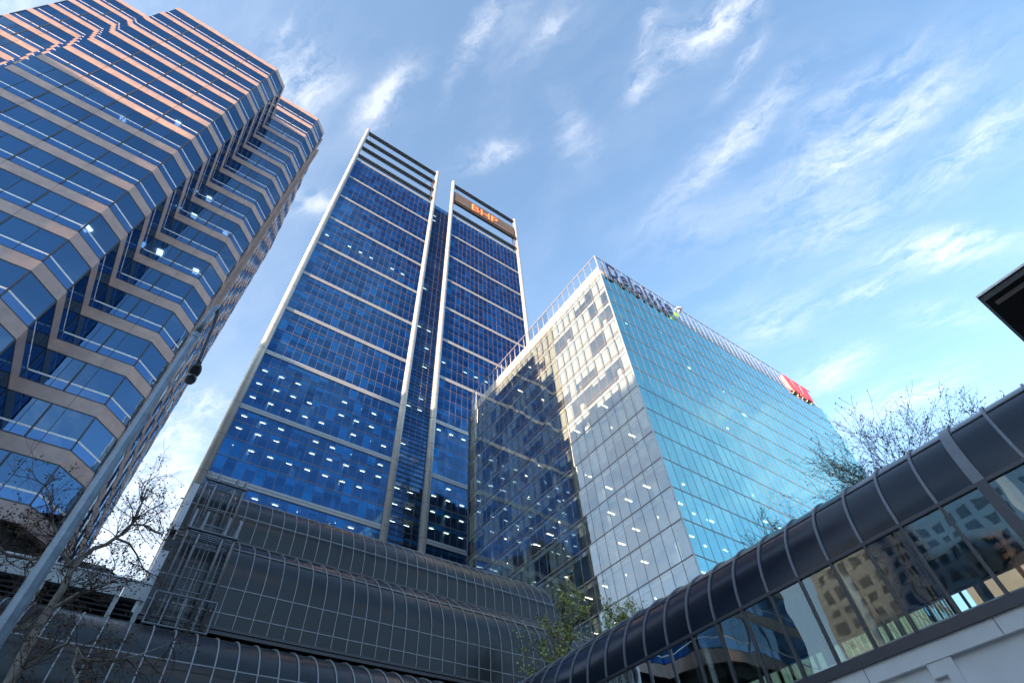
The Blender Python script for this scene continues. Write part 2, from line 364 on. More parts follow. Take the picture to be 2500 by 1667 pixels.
for n in range(-2, 16):
    poly = TOP if n < 0 else LOW
    zr = RAIL0 - FH * n
    zg0 = zr - .75; zt = zr + 1.98        # glass from zg0 to zt ; granite below zg0
    # granite band under the window
    g = MB(); ribbon(g, poly, zg0 - 1.04, zg0 - .03, -.3, .025); seg_posts(g, poly, zg0 - 1.03, zg0 - .04, 1.53, .02, .02, .029, 1, every=2)
    if n in (-2, 0):
        ribbon(g, poly if n == -2 else LOW[2:-(len(teeth) + 3)], zt + .03, zt + 1.05, -.4, .025)
    ribbon(g, poly[-(len(teeth) + 1):], zg0 - .03, zr + .1, -.1, .02)
    g.build('granite_band', ['granite', 'dark_metal'], tw)
    g = MB(); sheet(g, poly, zr + .03, zt, 0); wdw = g.build('window', 'glass_left', tw)
    g = MB(); sheet(g, poly, zg0, zr - .03, .0); g.build('spandrel_glass', 'glass_left_spandrel', wdw)
    g = MB(); ribbon(g, poly[:-(len(teeth))], zr - .065, zr + .065, -.02, .008); g.build('rail', 'rail_white', wdw)
    g = MB()
    ribbon(g, poly, zg0 - .05, zg0 + .07, -.05, .008); ribbon(g, poly, zt - .07, zt + .05, -.05, .008)
    seg_posts(g, poly, zg0 + .1, zt - .1, 1.53, .035, -.03, .02, 0)
    seg_posts(g, poly, zg0 + .1, zt - .1, 3.04, .11, -.03, .03, 0, minlen=4)
    corner_posts(g, poly, zg0 + .08, zt - .08, .09, .0, 0)
    g.build('frame', 'dark_metal', wdw)
    # interior: floor plate with ceiling, blinds, lights
    ins = off(poly, -.35)
    g = MB(); prism(g, ins + [(-20, 60)], zt + .12, zt + .95, 0); g.build('floor_slab', 'ceiling', tw)
    g = MB(); lg = MB()
    for i in range(len(poly) - 1):
        a = Vector(poly[i]); b = Vector(poly[i + 1]); e = b - a; ln = e.length
        if ln < 1.3: continue
        e.normalize(); nr = Vector((e.y, -e.x)); k = max(1, round(ln / 1.53))
        for j in range(k):
            r = rnd.random()
            if r < .42:
                h = rnd.choice((.5, .7, .9, 1.3)); c = a + e * (ln * (j + .06) / k) - nr * .25
                g.obox((c.x, c.y, zt - h), e.to_3d() * (ln / k * .88), nr.to_3d() * .02, (0, 0, h))
            if rnd.random() < (.10 if n > 4 else .02) and ln > 1.9 and i > 2:
                c = a + e * (ln * (j + .3) / k) - nr * (1.0 + rnd.random() * .8)
                lg.obox((c.x, c.y, zt + .06), e.to_3d() * .45, -nr.to_3d() * .6, (0, 0, .04))
    if g.v: g.build('blind', 'blind', wdw)
    if lg.v: lg.build('ceiling_light', 'lamp_glow', wdw)
g = MB(); prism(g, off(TOP, -2.8) + [(-12, 58)], 18.5, 86.5); g.build('core_wall', 'core', tw)
g = MB(); prism(g, off(LOW, -.6) + [(-20, 60.2)], 17.6, 18.65); g.build('soffit', 'dark_void', tw)
g = MB(); prism(g, off(LOW, -3.2) + [(-20, 58)], 0, 17.6)
g.build('base_wall', 'dark_void', tw)
g = MB(); prism(g, [(-35, 35.6), (-11.1, 35.6), (-6.4, 35.6), (-5.2, 37), (-5.2, 60), (-35, 60)], 86.8, 87.0); g.build('roof', 'concrete', tw)
g = MB()
for (x, y) in ((-5.2, 37.4), (-5.0, 39.3)): g.box(x, x + .62, y, y + .25, 18.6, 87.2)
g.build('pilaster', 'granite', tw)

# ------------------------------------------------------------------ blue skyscraper with round columns
sk = thing('skyscraper', 'tall deep blue glass skyscraper with pale round columns and open truss crown', 'skyscraper')
YB = 86.0; BAND = 15.55; ZT = 198.5
cols = [(1.7, 230.6), (34.15, 231.3), (42.15, 231.4), (74.7, 230.8)]
for (x, zt) in cols:
    r = .78; pts = []; rr = []
    z = 0
    pts = [(x, YB - .05, 0), (x, YB - .05, zt - 1.2), (x, YB - .05, zt - .5), (x, YB - .05, zt - .12), (x, YB - .05, zt)]
    c = MB(); c.tube(pts, [r, r, r * .82, r * .45, .05], n=28); co = c.build('column', 'column_panel', sk, smooth=True)
    s = MB(); zz = 43.0
    while zz < zt - 2:
        s.tube([(x, YB - .05, zz), (x, YB - .05, zz + .07)], r + .012, n=28); zz += BAND / 2
    s.build('joint_ring', 'dark_metal', co)
    s = MB(); s.box(x - .05 if x > 2 else x + .3, x + .05 if x > 2 else x + .34, YB + .5, YB + .9, 40, zt - 8); s.build('backing_strip', 'dark_metal', co)
def bay(x0, npan, ztop, top=False, lit=.5, fins=False):
    """four storeys of glazing hung under a pale double band"""
    x1 = x0 + npan * 1.73; zb = ztop - 1.1
    rows = [zb, zb - 2.95, zb - 6.78, zb - 10.6, zb - 14.42]
    g = MB(); g.face([(x0, YB, rows[-1]), (x1, YB, rows[-1]), (x1, YB, zb), (x0, YB, zb)]); gl = g.build('glazing', 'glass_blue', sk)
    f = MB()
    for i in range(npan + 1): f.box(x0 + i * 1.73 - .024, x0 + i * 1.73 + .024, YB - .03, YB + .05, rows[-1], zb)
    for z in rows[1:]:
        f.box(x0, x1, YB - .03, YB + .05, z - .055, z + .055)
    f.build('mullion', 'bronze', gl)
    b = MB(); lt = MB(); cc = MB()
    for k in range(4):
        zt_, zb_ = rows[k] - .15, rows[k + 1]
        off_row = rnd.random()
        for i in range(npan):
            if rnd.random() < .42:
                h = (zt_ - zb_) * rnd.choice((.18, .28, .28, .4, .7, 1)) ; xx = x0 + i * 1.73
                b.box(xx + .08, xx + 1.65, YB + .25, YB + .27, zt_ - h, zt_)
        for q in range(int((x1 - x0) / 3.46)):
            if off_row < lit and rnd.random() < .85:
                xx = x0 + 1.0 + q * 3.46; lt.box(xx, xx + 1.0, YB + 1.15, YB + 1.22, zt_ - .46, zt_ - .43)
        for q in range(4):
            xx = x0 + 4.4 + q * 8.65
            if xx < x1 - 1: cc.tube([(xx, YB + 1.9, zb_), (xx, YB + 1.9, zt_)], .42, n=10, cap=False)
    if b.v: b.build('blind', 'blind_blue', gl)
    if lt.v: lt.build('ceiling_light', 'lamp_bright', gl)
    if cc.v: cc.build('inner_column', 'blind', gl, smooth=True)
    d = MB(); d.box(x0 - .3, x1 + .3, YB - .14, YB + .3, ztop - .48, ztop); d.box(x0 - .3, x1 + .3, YB - .10, YB + .3, ztop - 1.02, ztop - .54, 0)
    d.box(x0 - .3, x1 + .3, YB - .05, YB + .28, ztop - 1.16, ztop + .02, 1)
    d.build('pale_band', ['band_panel', 'dark_metal'], sk)
for nb in range(12):
    zt = ZT + .5 - nb * BAND
    lit = .03 if nb < 5 else (.3 if nb < 7 else (.45 if nb < 8 else .8))
    bay(2.52, 18, zt, lit=lit); bay(43.0, 18, zt, lit=lit)
    # middle strip of fins
    x0, x1 = 35.0, 41.4; zb = zt
    g = MB(); g.face([(x0, YB + .2, zt - BAND), (x1, YB + .2, zt - BAND), (x1, YB + .2, zt), (x0, YB + .2, zt)]); gl = g.build('glazing', 'glass_blue', sk)
    f = MB(); nf = 13
    for i in range(nf): z = zt - BAND * i / nf; f.box(x0, x1, YB + .06, YB + .19, z - .05, z + .05)
    f.build('fin', 'dark_metal', gl)
    f = MB()
    for i in range(5): xx = x0 + i * 1.6; f.box(xx - .03, xx + .03, YB + .15, YB + .25, zt - BAND, zt)
    f.build('mullion', 'bronze', gl)
    lt = MB()
    for k in range(4):
        for q in range(2):
            if rnd.random() < lit + .2: xx = x0 + .6 + q * 3.1; z = zt - 1.5 - k * 3.84; lt.box(xx, xx + 1.2, YB + 1.7, YB + 1.77, z, z + .03)
    if lt.v: lt.build('ceiling_light', 'lamp_bright', gl)
    for k in range(4):
        z = zt - 1.1 - [0, 2.95, 6.78, 10.6][k]
        d = MB(); d.box(2.3, 74.2, YB + .75, YB + 9, z - .45, z + .35); d.build('floor_slab', 'slab', sk)
g = MB(); g.box(2.2, 74.4, YB + 7, YB + 34, 0, 196); g.build('core_wall', 'core', sk)
g = MB(); g.box(2.0, 2.45, YB + .4, YB + 34, 0, 198); g.box(74.0, 74.3, YB + .4, YB + 34, 0, 198); g.build('side_wall', 'band_panel', sk)
def truss(x0, x1, z0, z1):
    t = MB(); y0, y1 = YB - .42, YB + .42
    zc_ = (z0 + z1) / 2; z0, z1 = zc_ - .55, zc_ + .55
    for (y, z) in ((y0, z0), (y1, z0), (y0, z1), (y1, z1)): t.tube([(x0, y, z), (x1, y, z)], .19, n=5)
    n = max(4, int((x1 - x0) / 1.1)); dx = (x1 - x0) / n
    for i in range(n + 1):
        x = x0 + i * dx
        t.tube([(x, y0, z0), (x, y0, z1)], .09, n=4); t.tube([(x, y0, z0), (x, y1, z0)], .11, n=4)
        if i < n: t.tube([(x, y0, z0), (x + dx, y0, z1)], .07, n=4); t.tube([(x, y0, z1), (x + dx, y1, z1)], .07, n=4)
        t.build('truss', 'truss_dark', sk)
for (zb_, zt_) in ((226.0, 228.2), (217.6, 219.8), (209.4, 211.6), (201.2, 203.4)): truss(2.4, 33.5, zb_, zt_)
for (zb_, zt_) in ((226.0, 228.4), (201.0, 203.3)): truss(42.9, 74.0, zb_, zt_)
t = MB()
for x in (32.6, 73.2):
    for y in (YB - .7, YB + .9): t.tube([(x, y, 199), (x, y, 218)], .12, n=5)
    for k in range(14): t.tube([(x, YB - .7, 199 + k * 1.35), (x, YB + .9, 199.7 + k * 1.35)], .07, n=4)
t.build('lattice_post', 'truss_dark', sk)
t = MB()
for (x0, x1) in ((3, 33), (43.5, 73.5)):
    for (a, b) in ((x0, x0 + 7), (x1, x1 - 7)):
        t.tube([(a, YB, 226), (b, YB, 203)], .03, n=3); t.tube([(a, YB, 226), (a + (b - a) * .6, YB, 211)], .03, n=3); t.tube([(b, YB, 226), (b, YB, 203)], .025, n=3)
t.build('stay_cable', 'truss_dark', sk)
t = MB()   # raked frame behind the gap between the two halves
for k in (0, 1):
    x = 40.6 + k * .6
    t.tube([(x, YB + 3, 196), (x, YB + 14, 217)], .22, n=5); t.tube([(x, YB + 4.6, 196), (x, YB + 15.4, 217)], .22, n=5)
for k in range(12): t.tube([(40.9, YB + 3 + k * .92, 196 + k * 1.75), (40.9, YB + 5.4 + k * .92, 196.9 + k * 1.75)], .12, n=4)
t.build('raked_frame', 'truss_dark', sk)
def text_mesh(body, size, extrude, offset=0, spacing=1.0, shear=0):
    cu = bpy.data.curves.new('lettering', 'FONT'); cu.body = body; cu.size = size; cu.extrude = extrude; cu.offset = offset; cu.space_character = spacing; cu.shear = shear
    o = bpy.data.objects.new('lettering', cu); COL.objects.link(o); bpy.context.view_layer.update()
    me = bpy.data.meshes.new_from_object(o.evaluated_get(bpy.context.evaluated_depsgraph_get()))
    bpy.data.objects.remove(o); return me
def letters(body, x0, x1, y, z0, z1, mname, parent, offset, ext, each=False, gap=.12):
    """one mesh per letter, standing upright facing -Y, fitted between x0..x1 and z0..z1"""
    mes = [text_mesh(c, 1.0, 0.0, offset) for c in body]
    ws = []
    capm = text_mesh('D', 1.0, 0, offset); cz = [v.co.y for v in capm.vertices]; c0, c1 = min(cz), max(cz)
    for me in mes: xs = [v.co.x for v in me.vertices]; ws.append((min(xs), max(xs)))
    tw_ = sum(b - a for a, b in ws) + gap * (len(body) - 1) * .7
    sx_ = (x1 - x0) / tw_; sz_ = (z1 - z0) / (c1 - c0); x = x0
    for c, me, (a, b) in zip(body, mes, ws):
        bm = bmesh.new(); bm.from_mesh(me); bmesh.ops.remove_doubles(bm, verts=bm.verts, dist=1e-4)
        geo = bmesh.ops.extrude_face_region(bm, geom=bm.faces[:]); vs_ = [e for e in geo['geom'] if isinstance(e, bmesh.types.BMVert)]
        for v in vs_: v.co.z += 1.0
        m2 = bpy.data.meshes.new('letter')
        for v in bm.verts:
            v.co = Vector((x + (v.co.x - a) * sx_, y - ext * v.co.z, z0 + (v.co.y - c0) * sz_))
        bmesh.ops.recalc_face_normals(bm, faces=bm.faces[:]); bm.to_mesh(m2); bm.free(); m2.materials.append(M[mname])
        o = bpy.data.objects.new('letter', m2); COL.objects.link(o); o.parent = parent
        x += (b - a) * sx_ + gap * .7 * sx_
sg = thing('rooftop_sign', 'brown billboard with orange letters BHP between the crown columns of the blue skyscraper', 'sign')
b = MB(); b.box(43.0, 74.0, YB - .5, YB + .3, 211.6, 220.6); b.build('sign_board', 'sign_board', sg)
b = MB(); b.box(43.0, 74.0, YB - 1.0, YB - .4, 209.6, 210.1); b.box(43.0, 74.0, YB - 1.0, YB + .6, 211.2, 211.55)
for i in range(29): x = 43.3 + i * 1.08; b.tube([(x, YB - .8, 210), (x + .5, YB - .8, 211.3)], .08, n=4); b.tube([(x + 1.04, YB - .8, 210), (x + .5, YB - .8, 211.3)], .08, n=4)
b.build('sign_bracket', 'truss_dark', sg)
letters('BHP', 51.6, 65.0, YB - .55, 213.6, 218.7, 'sign_orange', sg, .014, .12)

# ------------------------------------------------------------------ teal glass office block (right of centre)
ob = thing('glass_office_block', 'sharp-cornered office block with turquoise right face and pale reflecting left face', 'office block')
XD, YD, XE, YE = 43.8, 29.5, 108.3, 72.4; F0 = 80.1; FD = 3.98
poly = [(XD, YE), (XD, YD), (XE, YD)]
for n in range(20):
    zt = F0 - FD * n; zb = zt - FD
    for side in (0, 1):
        if side:
            g = MB(); g.face([(XD, YD, zb), (XE, YD, zb), (XE, YD, zt), (XD, YD, zt)]); gl = g.build('window', 'glass_teal', ob)
        else:
            g = MB(); g.face([(XD, YE, zb), (XD, YD, zb), (XD, YD, zt), (XD, YE, zt)]); gl = g.build('window', 'glass_clear', ob)
        f = MB(); bl = MB(); bk = MB(); lt = MB(); fn = MB()
        def pb(m_, u0, u1, d0, d1, z0, z1, mi=0):
            if side: m_.box(XD + u0, XD + u1, YD + d0, YD + d1, z0, z1, mi)
            else: m_.box(XD + d0, XD + d1, YD + u0, YD + u1, z0, z1, mi)
        LN = (XE - XD) if side else (YE - YD); npn = round(LN / 1.6) if side else 27; pw = LN / npn
        pb(f, 0, LN, -.03, .06, zt - .06, zt + .06)
        for i in range(1, npn): pb(f, i * pw - .028, i * pw + .028, -.02, .05, zb + .06, zt - .06)
        f.build('mullion', 'bronze', gl)
        pb(bk, .35, LN, .30, .60, zt - .62, zt - .1); bk.build('bulkhead', 'blind', gl)
        i = 0
        while i < npn:
            r = rnd.random(); run = rnd.randint(1, 3)
            full = .45 if n < 8 else .3
            if r < .72:
                h = FD - .8 if r < full else rnd.choice((.6, .9, 1.3, 1.9)); 
                for j in range(i, min(i + run, npn)): pb(bl, j * pw + .09, (j + 1) * pw - .09, .42, .44, zt - .63 - h, zt - .63)
            i += run
        bl.build('blind', 'blind_warm' if not side else 'blind', gl)
        lf = .18 if n < 6 else (.45 if n < 11 else .75)
        u = 1.2
        while u < LN - 3:
            if rnd.random() < lf * (.5 if side else .85) and (not side or u < 32):
                dd = rnd.choice((1.2, 1.8))
                if side: lt.box(XD + u, XD + u + 1.1, YD + dd, YD + dd + .16, zt - .68, zt - .65)
                else: lt.box(XD + dd, XD + dd + 1.1, YD + u, YD + u + .16, zt - .68, zt - .65)
            u += 3.2
        if lt.v: lt.build('ceiling_light', 'lamp_warm' if not side else 'lamp_glow', gl)
        if side:
            for i in range(npn): pb(fn, i * pw + .05, i * pw + .22, .14, .20, zb + .1, zt - .1)
            fn.build('inner_fin', 'blind', gl)
    sl = MB(); sl.box(XD + .45, XE - .4, YD + .45, YE - .4, zt - .64, zt - .1); sl.build('floor_slab', 'ceiling', ob)
    ic = MB()
    for q in range(5): ic.box(XD + 1.6, XD + 2.3, YD + 3 + q * 8.5, YD + 3.7 + q * 8.5, zb, zt - .6)
    for q in range(7): ic.box(XD + 4 + q * 9, XD + 4.7 + q * 9, YD + 1.6, YD + 2.3, zb, zt - .6)
    ic.build('inner_column', 'white_panel', ob)
cw = MB(); cw.box(XD + 7, XE - 7, YD + 7, YE - 7, 0, 80); cw.build('core_wall', 'core', ob)
cw = MB(); cw.box(XD + .1, XE - .1, YE - .3, YE, 0, 80); cw.box(XE - .3, XE, YD + .1, YE, 0, 80); cw.build('rear_wall', 'band_panel', ob)
# roof screen
ps = MB(); ps.face([(XD, YE, F0), (XD, YD, F0), (XD, YD, 85.9), (XD, YE, 85.9)]); ps.face([(XD, YD, F0), (XE, YD, F0), (XE, YD, 85.9), (XD, YD, 85.9)]); pso = ps.build('roof_screen', 'glass_parapet', ob)
pf = MB()
for i in range(1, 27): y = YD + i * 42.9 / 27; pf.box(XD - .03, XD + .03, y - .02, y + .02, F0 + .06, 85.85)
for i in range(1, 40): x = XD + i * 64.5 / 40; pf.box(x - .02, x + .02, YD - .03, YD + .03, F0 + .06, 85.85)
pf.box(XD - .08, XD + .06, YD - .08, YE, 85.85, 85.98); pf.box(XD + .061, XE, YD - .08, YD + .06, 85.85, 85.98)
pf.box(XD - .07, XD + .07, YD - .07, YD + .07, 0, 85.84)
pf.build('mullion', 'column_panel', pso)
pf = MB()
for i in range(1, 40):
    x = XD + i * 64.5 / 40; pf.box(x + .05, x + .13, YD + .15, YD + .5, F0 + .1, 85.3)
for i in range(1, 27):
    y = YD + i * 42.9 / 27; pf.box(XD + .12, XD + .22, y + .05, y + .12, F0 + .1, 85.3)
pf.build('screen_fin', 'white_panel', pso)
pw_ = MB(); pw_.box(XD + .65, XD + .8, YD + .65, YE - 1, F0, 83.6); pw_.box(XD + .801, XE - 1, YD + .65, YD + .8, F0, 83.2); pw_.box(XD + .2, XE - .2, YD + .2, YE - .2, F0 - .08, F0 + .05)
pw_.build('plant_room_wall', 'white_panel', ob)
rd = MB()
cxr, cyr, czr = 66.2, 29.9, 86.4
for i in range(6):
    a0 = i / 6 * math.pi / 2; a1 = (i + 1) / 6 * math.pi / 2
    for j in range(16):
        t0 = j / 16 * 2 * math.pi; t1 = (j + 1) / 16 * 2 * math.pi
        def sp(a, t): return (cxr + .75 * math.cos(a) * math.cos(t), cyr + .75 * math.cos(a) * math.sin(t), czr + .75 * math.sin(a))
        rd.face([sp(a0, t0), sp(a0, t1), sp(a1, t1), sp(a1, t0)])
rd.tube([(cxr, cyr, 85.6), (cxr, cyr, 86.5)], .3, n=10)
tag(rd.build('radome', 'white_panel', smooth=True), 'small white antenna dome on the top edge of the turquoise office block', 'antenna')
ds = thing('facade_sign', 'dark blue lettering with a green dot on the roof edge of the turquoise block', 'sign')
letters('Deloitte', 45.6, 61.5, YD - .40, 80.4, 84.7, 'sign_blue', ds, .010, .12, gap=.26)
d = MB(); d.tube([(62.5, YD - .42, 81.2), (62.5, YD - .60, 81.2)], .55, n=20); d.build('green_dot', 'sign_green', ds)
d = MB()
for i in range(12): x = 46.5 + i * 1.35; d.tube([(x, YD, 80.5), (x, YD - .5, 80.7)], .05, n=5); d.tube([(x, YD, 83.5), (x, YD - .5, 83.3)], .05, n=5)
d.build('bracket', 'bronze', ds)
ws = thing('logo_sign', 'red W logo sign projecting from the far roof edge of the turquoise office block', 'sign')
def slant(mb, pts, y0, y1):
    f = [Vector((x, y0, z)) for x, z in pts]; b_ = [Vector((x, y1, z)) for x, z in pts]
    mb.face(f); mb.face(list(reversed(b_)))
    for i in range(len(f)): j = (i + 1) % len(f); mb.face([f[i], b_[i], b_[j], f[j]])
X0, Z0, WW, HH = 97.0, 80.3, 8.4, 4.6
for pl in ([(0, 1), (.22, 1), (.36, 0), (.10, 0)], [(.39, 1), (.61, 1), (.55, 0), (.45, 0)], [(.78, 1), (1, 1), (.90, 0), (.64, 0)]):
    w_ = MB(); slant(w_, [(X0 + u * WW, Z0 + v * HH) for u, v in pl], YD - .50, YD - .25); w_.build('red_stroke', 'sign_red', ws)
w_ = MB(); w_.box(X0 + .1, X0 + WW - .1, YD - .24, YD - .12, Z0 + .05, Z0 + HH - .05)
for i in range(5): w_.tube([(X0 + 1 + i * 1.6, YD - .3, Z0), (X0 + .6 + i * 1.6, YD, Z0 - .6)], .07, n=5)
w_.build('backing_frame', 'rail_white', ws)

# ------------------------------------------------------------------ barrel-vaulted podium
pd = thing('vaulted_podium', 'dark panelled podium building with stacked barrel-vaulted tiers and thin grey ribs', 'building')
def vault(name, X0, X1, Y0, zeave, zc_, r, hz, pitch, xfirst, rib_w, hang=None, backz=None, mat_='vault_panel'):
    prof = [(Y0, zeave), (Y0, zc_)]
    for i in range(1, 17): a = i / 16 * math.pi / 2; prof.append((Y0 + r - r * math.cos(a), zc_ + r * math.sin(a)))
    prof.append((Y0 + r + 4.5, zc_ + r + .05))
    m = MB(); nseg = 1
    for (a, b) in zip(prof, prof[1:]): m.face([(X0, a[0], a[1]), (X1, a[0], a[1]), (X1, b[0], b[1]), (X0, b[0], b[1])])
    # end wall
    for X in (X0, X1):
        m.face([(X, p[0], p[1]) for p in prof] + [(X, Y0 + r + 4.5, zeave)])
    m.face([(X0, Y0, zeave), (X0, Y0 + r + 4.5, zeave), (X1, Y0 + r + 4.5, zeave), (X1, Y0, zeave)])
    o = m.build(name, mat_, pd, smooth=True)
    for p in o.data.polygons: p.use_smooth = abs(p.normal.x) < .5 and p.normal.z > -.5
    o.data.set_sharp_from_angle(angle=R_(35))
    # one rib, shared mesh
    rb = MB(); pr = [(y, z) for y, z in prof[:-1]]
    def nrm(i):
        a = pr[max(0, i - 1)]; b = pr[min(len(pr) - 1, i + 1)]; d_ = Vector((b[0] - a[0], b[1] - a[1])).normalized(); return Vector((-d_.y, d_.x))
    w = rib_w / 2
    for i in range(len(pr) - 1):
        n0, n1 = nrm(i) * .045, nrm(i + 1) * .045; a, b = pr[i], pr[i + 1]
        A = (a[0] + n0.x, a[1] + n0.y); B = (b[0] + n1.x, b[1] + n1.y)
        rb.face([(-w, *A), (w, *A), (w, *B), (-w, *B)]); rb.face([(-w, *a), (-w, *A), (-w, *B), (-w, *b)]); rb.face([(w, *A), (w, *a), (w, *b), (w, *B)])
    first = rb.build('rib', 'vault_rib', o); x = xfirst; first.location.x = x; x += pitch
    while x < X1 - .05:
        c = first.copy(); COL.objects.link(c); c.parent = o; c.location.x = x; x += pitch
    rl = MB()
    for h in hz:
        if h[0] == 'z': y, z = Y0, h[1]; rl.box(X0, X1, y - .02, y, z - .018, z + .018)
        else:
            a = h[1]; y = Y0 + r - (r + .02) * math.cos(a); z = zc_ + (r + .02) * math.sin(a); rl.tube([(X0, y, z), (X1, y, z)], .035, n=6)
    rl.build('seam', 'vault_rib', o)
    e = MB(); e.box(X0, X1 + .1, Y0 - .10, Y0 + .1, zeave - .14, zeave - .02); e.box(X0, X1 + .1, Y0 - .05, Y0 + .1, zeave - .32, zeave - .16)
    e.build('eave_beam', 'vault_edge', o)
    return o
Y2, Y3, Y1 = 27.8, 32.0, 23.3
c2 = 1.6 + .545 * Y2 - .594 * 3.4; c3 = 1.6 + .631 * Y3 - .551 * 3.6; c1 = 1.6 + .388 * Y1 - .685 * 3.0
vault('lower_vault', -30, 27.6, Y1, 4.0, c1, 3.0, [('z', 1.6 + .348 * Y1), ('z', 6.4)], .335 * Y1 / 10, -29.9 + .02, .042)
vault('middle_vault', .72, 28.6, Y2, 1.6 + .405 * Y2, c2, 3.4, [('z', 1.6 + .4265 * Y2), ('z', 1.6 + .468 * Y2), ('a', R_(38))], .28 * Y2 / 10, .42 + .28 * Y2 / 10 * 0 + .78 + .22, .03)
vault('upper_vault', .76, 27.5, Y3, 1.6 + .5493 * Y3, c3, 3.6, [('z', 1.6 + .598 * Y3), ('a', R_(52))], .244 * Y3 / 10, .72 + .78, .03)
bw = MB(); bw.box(.9, 27.2, Y3 + 3.5, Y3 + 7.5, 0, c3 + 3.4); bw.box(-30, 27.3, Y1 + 3.0, Y2 + 4, 0, 9.6); bw.box(.9, 27.3, Y2 + 1.2, Y2 + 6, 9, 12.3); bw.build('inner_wall', 'dark_void', pd)
fl = MB(); fl.box(.42, .75, Y2 - .12, Y2 + .3, 1.6 + .40 * Y2, c2 + .8); fl.build('flashing', 'flashing', pd)
fl = MB(); fl.box(.48, .82, Y3 - .14, Y3 + .3, 1.6 + .549 * Y3 - .3, 1.6 + .634 * Y3)
fl.build('flashing', 'flashing', pd)
fl = MB(); fl.box(.42, .80, Y2 + .3, Y3 - .15, 11, 1.6 + .53 * Y2); fl.box(.48, .86, Y3 + .3, Y3 + 7, 11, c3 + 2.4); fl.build('side_wall', 'vault_panel', pd)
lm = MB()
z = 9.9
while z < 12.7:
    lm.obox((-30, Y2 + .75, z), (58, 0, 0), (0, .28, .17), (0, .02, -.03)); z += .26
lm.build('louvre', 'louvre', pd)
po = MB(); x = -.55 * 2.8 - 10
for i in range(-6, 22):
    xx = 4.83 + i * 1.585
    if xx > .9: po = MB(); po.box(xx - .07, xx + .07, Y2 + .5, Y2 + .72, 9.6, 12.7); po.build('post', 'louvre_post', pd)
fl_ = thing('floodlight', 'small black floodlight with a warm lamp at the far end of the vaulted podium', 'floodlight')
q = MB(); q.obox((28.9, Y2 - .9, 14.3), (.55, .2, .12), (0, .4, 0), (0, 0, .35)); q.tube([(28.6, Y2, 14.1), (29.1, Y2 - .6, 14.4)], .05); q.build('housing', 'dark_metal', fl_)
q = MB(); q.tube([(29.28, Y2 - .92, 14.5), (29.28, Y2 - .86, 14.5)], .10, n=10); q.build('lamp', 'lamp_warm', fl_)

# ------------------------------------------------------------------ parapet building left of the podium
pb_ = thing('louvred_parapet_building', 'low roof edge with pale grey panels above dark horizontal louvres at lower left', 'building')
g = MB(); zt, zb = 1.6 + .4455 * 27.7, 1.6 + .419 * 27.7
x = .70
xs = [.70, -.25, -2.4, -4.55, -6.7, -8.85, -11, -13.2, -15.4, -17.6, -20]
for a, b in zip(xs, xs[1:]): g.box(b + .012, a - .012, 27.62, 28.3, zb, zt - .05)
g.build('parapet', 'parapet_panel', pb_)
g = MB(); g.box(-20, .72, 27.58, 28.3, zt - .04, zt + .03); g.build('coping', 'flashing', pb_)
g = MB(); z = 9.6
while z < zb - .1: g.obox((-20, 27.85, z), (20.6, 0, 0), (0, .22, .14), (0, .02, -.025)); z += .2
g.build('louvre', 'louvre', pb_)
g = MB()
for xx in (.62, -.33, -3.0, -5.0, -7.6, -10.2, -12.8): g = MB(); g.box(xx - .09, xx + .09, 27.66, 27.84, 9.4, zb); g.build('post', 'louvre_post', pb_)
g = MB(); g.box(-20, .7, 28.2, 28.35, 9, zb); g.box(-20, .6, 28.3, 28.85, 12.6, 12.9); g.build('backing_wall', 'dark_void', pb_)
dm = MB()   # dark rounded roof hump behind the parapet
for i in range(10):
    a0, a1 = i / 10 * math.pi, (i + 1) / 10 * math.pi
    for j in range(6):
        x0_, x1_ = -2.9 + j * .42, -2.9 + (j + 1) * .42
        def rr(x_): t_ = max(0, (x_ + 1.6) / 1.3); return 1.1 * math.sqrt(max(0.0, 1 - t_ * t_)) if x_ > -1.6 else 1.1
        def pt(x_, a): r_ = rr(x_); return (x_, 30.6 - r_ * math.cos(a), 14.4 + r_ * math.sin(a))
        dm.face([pt(x0_, a0), pt(x1_, a0), pt(x1_, a1), pt(x0_, a1)])
dmo = tag(dm.build('roof_duct', 'vault_panel', smooth=True), 'dark rounded roof hump with grey ribs behind the pale parapet', 'roof duct')
rb = MB()
for x_ in (-2.5, -1.75, -1.1, -.72):
    pts = []
    for i in range(9):
        a = i / 8 * math.pi; r_ = 1.13 * (math.sqrt(max(0, 1 - ((x_ + 1.6) / 1.3) ** 2)) if x_ > -1.6 else 1); pts.append((x_, 30.6 - r_ * math.cos(a), 14.4 + r_ * math.sin(a)))
    rb.tube(pts, .03, n=5)
rb.build('rib', 'vault_rib', dmo)

